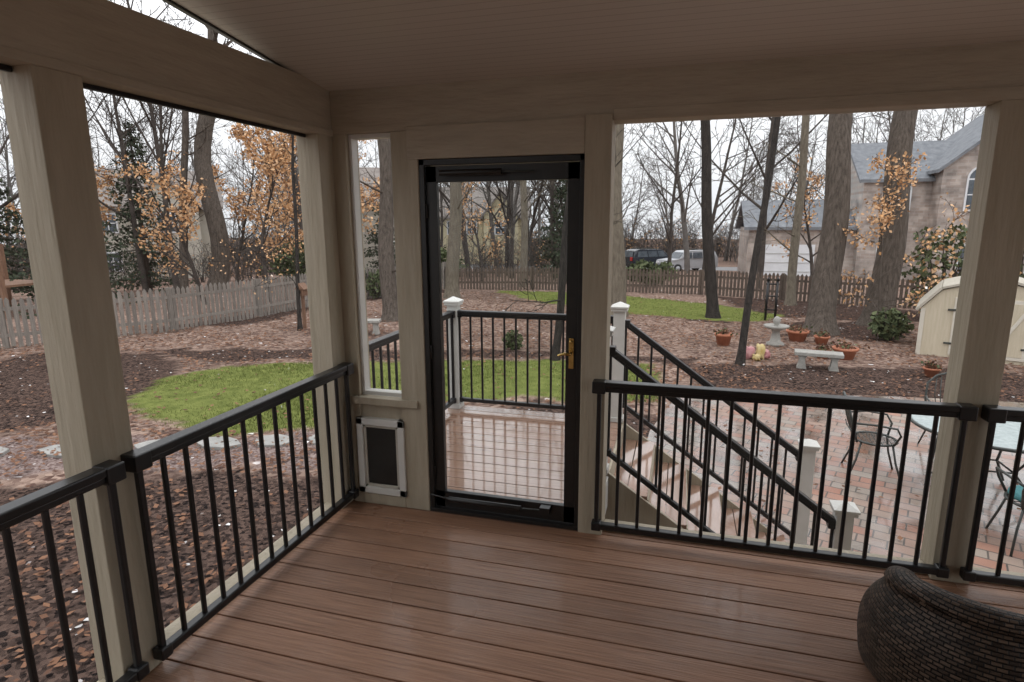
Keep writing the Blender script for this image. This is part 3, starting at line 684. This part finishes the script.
def car(x,y,z,a,k):
    b=MB();b.T=Tz(x,y,z,a)
    prof=[(-2.3,.35),(2.3,.35),(2.35,.75),(2.25,1.02),(1.25,1.12),(.75,1.62),(.5,1.74),(-1.7,1.78),(-2.15,1.65),(-2.35,1.1),(-2.38,.6)]
    n=len(prof)
    ws=[.90 if z_<1.15 else .74 for _,z_ in prof]
    vs=[(px,-w,pz) for (px,pz),w in zip(prof,ws)]+[(px,w,pz) for (px,pz),w in zip(prof,ws)]
    b.add(vs,[tuple(range(n)),tuple(range(2*n-1,n-1,-1))]+[(i,i+n,(i+1)%n+n,(i+1)%n) for i in range(n)],k)
    for s in(-1,1):
        for x0,x1,t0,t1 in((.15,1.0,.1,.62),(-.85,.05,-.85,0),(-1.95,-.95,-1.8,-.95)):
            q=[(x0,s*.905,1.16),(x1,s*.905,1.16),(t1,s*.785,1.62),(t0,s*.785,1.62)];b.add(q,[(0,1,2,3)],'winglass')
        for wx in(-1.45,1.45):
            b.tube([(wx,s*.70,.36),(wx,s*.93,.36)],.37,18,'rubber');b.tube([(wx,s*.91,.36),(wx,s*.95,.36)],.21,12,'carsilver')
        b.box(-2.42,s*.62-.14,.85,-2.3,s*.62+.14,1.15,'red');b.box(2.22,s*.62-.16,.72,2.38,s*.62+.16,.9,'garage')
        b.beam((-1.6,s*.68,1.82),(.4,s*.68,1.82),.04,.05,'iron')
    b.add([(1.24,-.78,1.16),(1.24,.78,1.16),(.80,.68,1.62),(.80,-.68,1.62)],[(0,1,2,3)],'winglass')
    b.add([(-2.38,-.74,1.15),(-2.38,.74,1.15),(-2.22,.66,1.60),(-2.22,-.66,1.60)],[(0,3,2,1)],'winglass')
    b.box(-2.42,-.8,.4,-2.3,.8,.62,'rubber');b.box(2.28,-.8,.38,2.42,.8,.6,'rubber')
    b.obj('car',.0)
car(-2.5,52.6,-2.34,.65,'cardark');car(.45,50.8,-2.34,math.pi+.6,'carsilver')
# ------------------------------------------------------------ yard objects
def bench(x,y,a,w,h):
    b=MB();b.T=Tz(x,y,GZ,a);b.box(-w/2,-.17,h-.07,w/2,.17,h,'stone')
    for s in(-1,1):
        cx=s*w*.33;b.prism([(cx-.09,0),(cx+.09,0),(cx+.06,.1),(cx+.05,h-.14),(cx+.09,h-.07),(cx-.09,h-.07),(cx-.05,h-.14),(cx-.06,.1)],-.12,.12,'stone')
    b.obj('stone_bench',.01,recalc=True)
bench(2.66,12.4,-.15,.85,.34);bench(-7.76,13.5,.3,.7,.38)
def pot(x,y,r,h,plant=True):
    b=MB();b.revolve((x,y,GZ),[(r*.7,0),(r*.95,h*.8),(r*1.08,h*.8),(r*1.1,h),(r*.95,h),(r*.9,h*.85)],20,'terra')
    if plant:
        rg=random.Random(int(x*100))
        for i in range(90): b.leaf((x+rg.gauss(0,r*.5),y+rg.gauss(0,r*.5),GZ+h+abs(rg.gauss(0,.05))),.08,rg,'litter' if i%3 else 'holly')
    b.obj('terracotta_pot')
pot(1.04,14.34,.19,.28);pot(2.78,15.3,.24,.26);pot(3.25,15.0,.16,.2);pot(3.39,13.5,.23,.24);pot(2.95,13.4,.14,.18);pot(4.55,12.3,.13,.17)
b=MB();b.revolve((2.2,14.64,GZ),[(.20,0),(.2,.05),(.12,.1),(.08,.3),(.1,.36),(.26,.42),(.28,.47),(.22,.46),(.03,.45),(.06,.5),(.09,.58),(.05,.66),(.01,.68)],20,'stone');b.obj('bird_bath')
b=MB()
for dx,dy,a,w_,h_,kk in((-.13,0,.2,.19,.27,'pink'),(.06,.05,-.3,.18,.32,'yellow'),(.2,.12,.7,.16,.2,'pink'),(-.02,-.13,.1,.16,.14,'yellow')):
    b.T=Tz(1.62+dx,12.95+dy,GZ,a)@Matrix.Rotation(-.25,4,'X');nu,nv=8,8;q=[]
    for s in(-1,1):
        for j in range(nv+1):
            for i in range(nu+1):
                u_=i/nu*2-1;v_=j/nv*2-1;th=.08*max(0,(1-u_**4))**.6*max(0,(1-v_**4))**.6
                q.append((u_*w_/2*(1-.06*v_*v_)+.01*math.sin(v_*5+dx*9),s*th,(v_+1)*h_/2+.012*math.sin(u_*6)))
    fs=[];st=(nu+1)*(nv+1)
    for s in(0,1):
        for j in range(nv):
            for i in range(nu):
                o=s*st+j*(nu+1)+i;fs.append((o,o+1,o+nu+2,o+nu+1))
    b.add(q,fs,kk,True)
b.obj('potting_soil_bags')
b=MB()
for dx in(-.13,.13): b.tube([(2.58+dx,18.44,GZ-.1),(2.58+dx,18.44,GZ+1.15)],.035,8,'black');b.tube([(2.58+dx,18.44,GZ+1.15),(2.58+dx,18.44,GZ+1.25)],[.06,.01],8,'black')
for z in(.3,.7,1.05): b.beam((2.4,18.44,GZ+z),(2.76,18.44,GZ+z),.03,.04,'black')
b.obj('garden_trellis')
b=MB();x,y=-9.9,13.89;b.box(x-.035,y-.035,GZ-.1,x+.035,y+.035,GZ+.9,'cedar');b.box(x-.1,y-.1,GZ+.9,x+.1,y+.1,GZ+1.1,'cedar')
b.prism([(x-.15,GZ+1.08),(x+.15,GZ+1.08),(x,GZ+1.25)],y-.14,y+.12,'cedar');b.tube([(x,y-.12,GZ+1.0),(x,y-.09,GZ+1.0)],.03,10,'dark');b.obj('birdhouse',recalc=True)
b=MB();x,y=-9.4,13.9;b.tube([(x,y,GZ-.1),(x,y,GZ+1.0)],.018,8,'iron');b.revolve((x,y,GZ+.8),[(.03,0),(.09,.02),(.09,.22),(.13,.24),(.02,.34)],12,'iron');b.obj('bird_feeder')
# shed
b=MB();b.T=Tz(6.05,13.9,GZ,-.36);w=1.18;H1=1.02
prof=[(-w,0),(w,0),(w,H1),(w*.72,1.42),(0,1.66),(-w*.72,1.42),(-w,H1)]
b.prism(prof,0,1.9,'cream')
for (p,q) in(((-w-.06,H1-.06),(-w*.72,1.44)),((-w*.72,1.44),(0,1.69)),((0,1.69),(w*.72,1.44)),((w*.72,1.44),(w+.06,H1-.06))):
    nx_,nz_=-(q[1]-p[1]),(q[0]-p[0]);l=math.hypot(nx_,nz_);nx_,nz_=nx_/l*.05,nz_/l*.05
    b.prism([p,q,(q[0]+nx_,q[1]+nz_),(p[0]+nx_,p[1]+nz_)],-.06,1.96,'shedroof')
for x0,x1 in((-.62,-.01),(.01,.62)):
    b.box(x0,-.03,.08,x1,0,1.28,'shedtrim');b.box(x0+.07,-.035,.15,x1-.07,-.025,1.21,'cream');b.beam((x0+.07,-.045,.2),(x1-.07,-.045,1.12),.02,.06,'shedtrim')
for z in(.3,1.0):
    for s in(-1,1): b.box(s*.62-.1,-.05,z,s*.62+.1,-.03,z+.04,'iron')
for s in(-1,1): b.box(s*(w-.04)-.04,-.02,0,s*(w-.04)+.04,0,H1,'shedtrim')
b.obj('garden_shed',.005,recalc=True)
# patio table & chairs
TX,TY=3.2,7.0
b=MB();zt=GZ+.72
b.revolve((TX,TY,zt),[(.70,-.012),(.72,0),(.70,.012)],40,'tabletop',False)
b.tube([(TX+.72*math.cos(t),TY+.72*math.sin(t),zt) for t in [2*math.pi*i/40 for i in range(41)]],.018,8,'iron',cap=False)
for i in range(4):
    a=math.pi/4+i*math.pi/2;c,s=math.cos(a),math.sin(a)
    b.tube([(TX+c*.62,TY+s*.62,zt-.02),(TX+c*.35,TY+s*.35,zt-.25),(TX+c*.25,TY+s*.25,zt-.42),(TX+c*.48,TY+s*.48,GZ+.02)],.014,8,'iron')
    b.tube([(TX+.25*math.cos(a),TY+.25*math.sin(a),zt-.42),(TX+.25*math.cos(a+1.57),TY+.25*math.sin(a+1.57),zt-.42)],.01,6,'iron')
b.obj('patio_table')
def pchair(x,y,a,cush=False):
    b=MB();b.T=Tz(x,y,GZ,a);r=.011
    ring=[(.22*math.cos(t),.22*math.sin(t),.42) for t in [2*math.pi*i/24 for i in range(25)]];b.tube(ring,.013,8,'iron',cap=False)
    for i in range(-4,5):
        q=i*.048;l=math.sqrt(max(0,.22**2-q*q));b.tube([(-l,q,.42),(l,q,.42)],.004,4,'iron');b.tube([(q,-l,.42),(q,l,.42)],.004,4,'iron')
    for sx in(-1,1):
        for sy in(-1,1):
            b.tube([(sx*.15,sy*.15,.42),(sx*.19,sy*.19,.22),(sx*.26,sy*.23,.0)],r,8,'iron')
    arch=[(-.2,-.18,.42),(-.26,-.22,.6),(-.31,-.2,.8),(-.34,-.1,.9),(-.35,0,.93),(-.34,.1,.9),(-.31,.2,.8),(-.26,.22,.6),(-.2,.18,.42)];b.tube(arch,.013,8,'iron')
    for q in(-.12,-.06,0,.06,.12): b.tube([(-.21,q*.8,.44),(-.28,q,.68),(-.34,q*.8,.89)],.006,6,'iron')
    b.tube([(-.27,-.21,.55),(-.29,0,.56),(-.27,.21,.55)],.007,6,'iron')
    for sy in(-1,1): b.tube([(-.27,sy*.21,.64),(-.05,sy*.27,.66),(.15,sy*.27,.64),(.2,sy*.23,.55),(.16,sy*.17,.42)],.012,8,'iron')
    if cush: b.revolve((0,0,.43),[(.17,0),(.21,.02),(.21,.05),(.17,.07)],20,'teal')
    b.obj('patio_chair')
pchair(2.20,7.2,-.1);pchair(3.1,5.85,1.5,True);pchair(3.3,8.15,-1.6);pchair(4.3,7.0,3.1)
b=MB();x,y=-22,13.0
for dx in(0,2.2):
    for dy in(0,1.6): b.box(x+dx-.06,y+dy-.06,gz(x,y)-.1,x+dx+.06,y+dy+.06,gz(x,y)+2.2,'cedar')
for z in(1.1,1.45,1.8):
    b.beam((x,y-.08,gz(x,y)+z),(x+2.2,y-.08,gz(x,y)+z),.04,.1,'cedar');b.beam((x-.08,y,gz(x,y)+z),(x-.08,y+1.6,gz(x,y)+z),.04,.1,'cedar')
b.box(x-.05,y-.05,gz(x,y)+.95,x+2.25,y+1.65,gz(x,y)+1.02,'cedar')
b.obj('wooden_playset')
# ------------------------------------------------------------ wicker barrel chair (foreground)
def wicker(cx,cy,face):
    n=48;A=2.0;Ro=.375
    vs=[];uvs=[];m_=0
    def top(t): return .485-.14*abs(t)**2.0
    def ring(t):
        h=top(t);o=[];R=.048
        rt=lambda f: Ro*(.96+.05*math.sin(min(f,1)*math.pi*.8)-.22*f**3)
        for k_ in range(13):
            f=k_/12;o.append((rt(f),.05+f*(h-R-.05)))
        r1=rt(1)+.012
        for k_ in range(0,13):
            a=math.pi*k_/12;o.append((r1-R+R*math.cos(a),h-R+R*math.sin(a)))
        for k_ in range(1,6):
            f=k_/5;o.append((r1-2*R,max(.21,h-R-f*(h-R-.19))))
        return o
    for i in range(n+1):
        t=-1+2*i/n;a=face+math.pi+t*A;R=ring(t);m_=len(R);acc=0;pr=None
        for (r,z) in R:
            if pr: acc+=math.hypot(r-pr[0],z-pr[1])
            pr=(r,z);vs.append((cx+r*math.cos(a),cy+r*math.sin(a),z));uvs.append((t*A*Ro,acc))
    fs=[]
    for i in range(n):
        for j in range(m_-1): fs.append((i*m_+j,(i+1)*m_+j,(i+1)*m_+j+1,i*m_+j+1))
    o=len(vs)
    for zz in(.13,.19):
        for i in range(24):
            a=2*math.pi*i/24;vs.append((cx+.30*math.cos(a),cy+.30*math.sin(a),zz));uvs.append((.33*math.cos(a),.33*math.sin(a)))
    fs.append(tuple(o+24+i for i in range(24)))
    for i in range(24): fs.append((o+i,o+(i+1)%24,o+24+(i+1)%24,o+24+i))
    fs.append(tuple(range(m_-1,-1,-1)));fs.append(tuple(n*m_+j for j in range(m_)))
    me=bpy.data.meshes.new('wicker_chair');me.from_pydata(vs,[],fs);uvl=me.uv_layers.new(name='UVMap')
    for lp in me.loops: uvl.data[lp.index].uv=uvs[lp.vertex_index]
    me.polygons.foreach_set('use_smooth',[True]*len(me.polygons));me.materials.append(M['weave'])
    ob=bpy.data.objects.new('wicker_chair',me);SC.collection.objects.link(ob)
    b=MB();b.revolve((cx,cy,.18),[(.20,0),(.22,.02),(.22,.04),(.20,.05)],28,'iron');b.obj('seat_cushion',parent=ob)
    b=MB();b.revolve((cx,cy,0),[(.26,0),(.26,.04),(.2,.06),(.2,.14)],24,'iron');b.obj('swivel_base',parent=ob)
wicker(1.12,2.34,1.14)
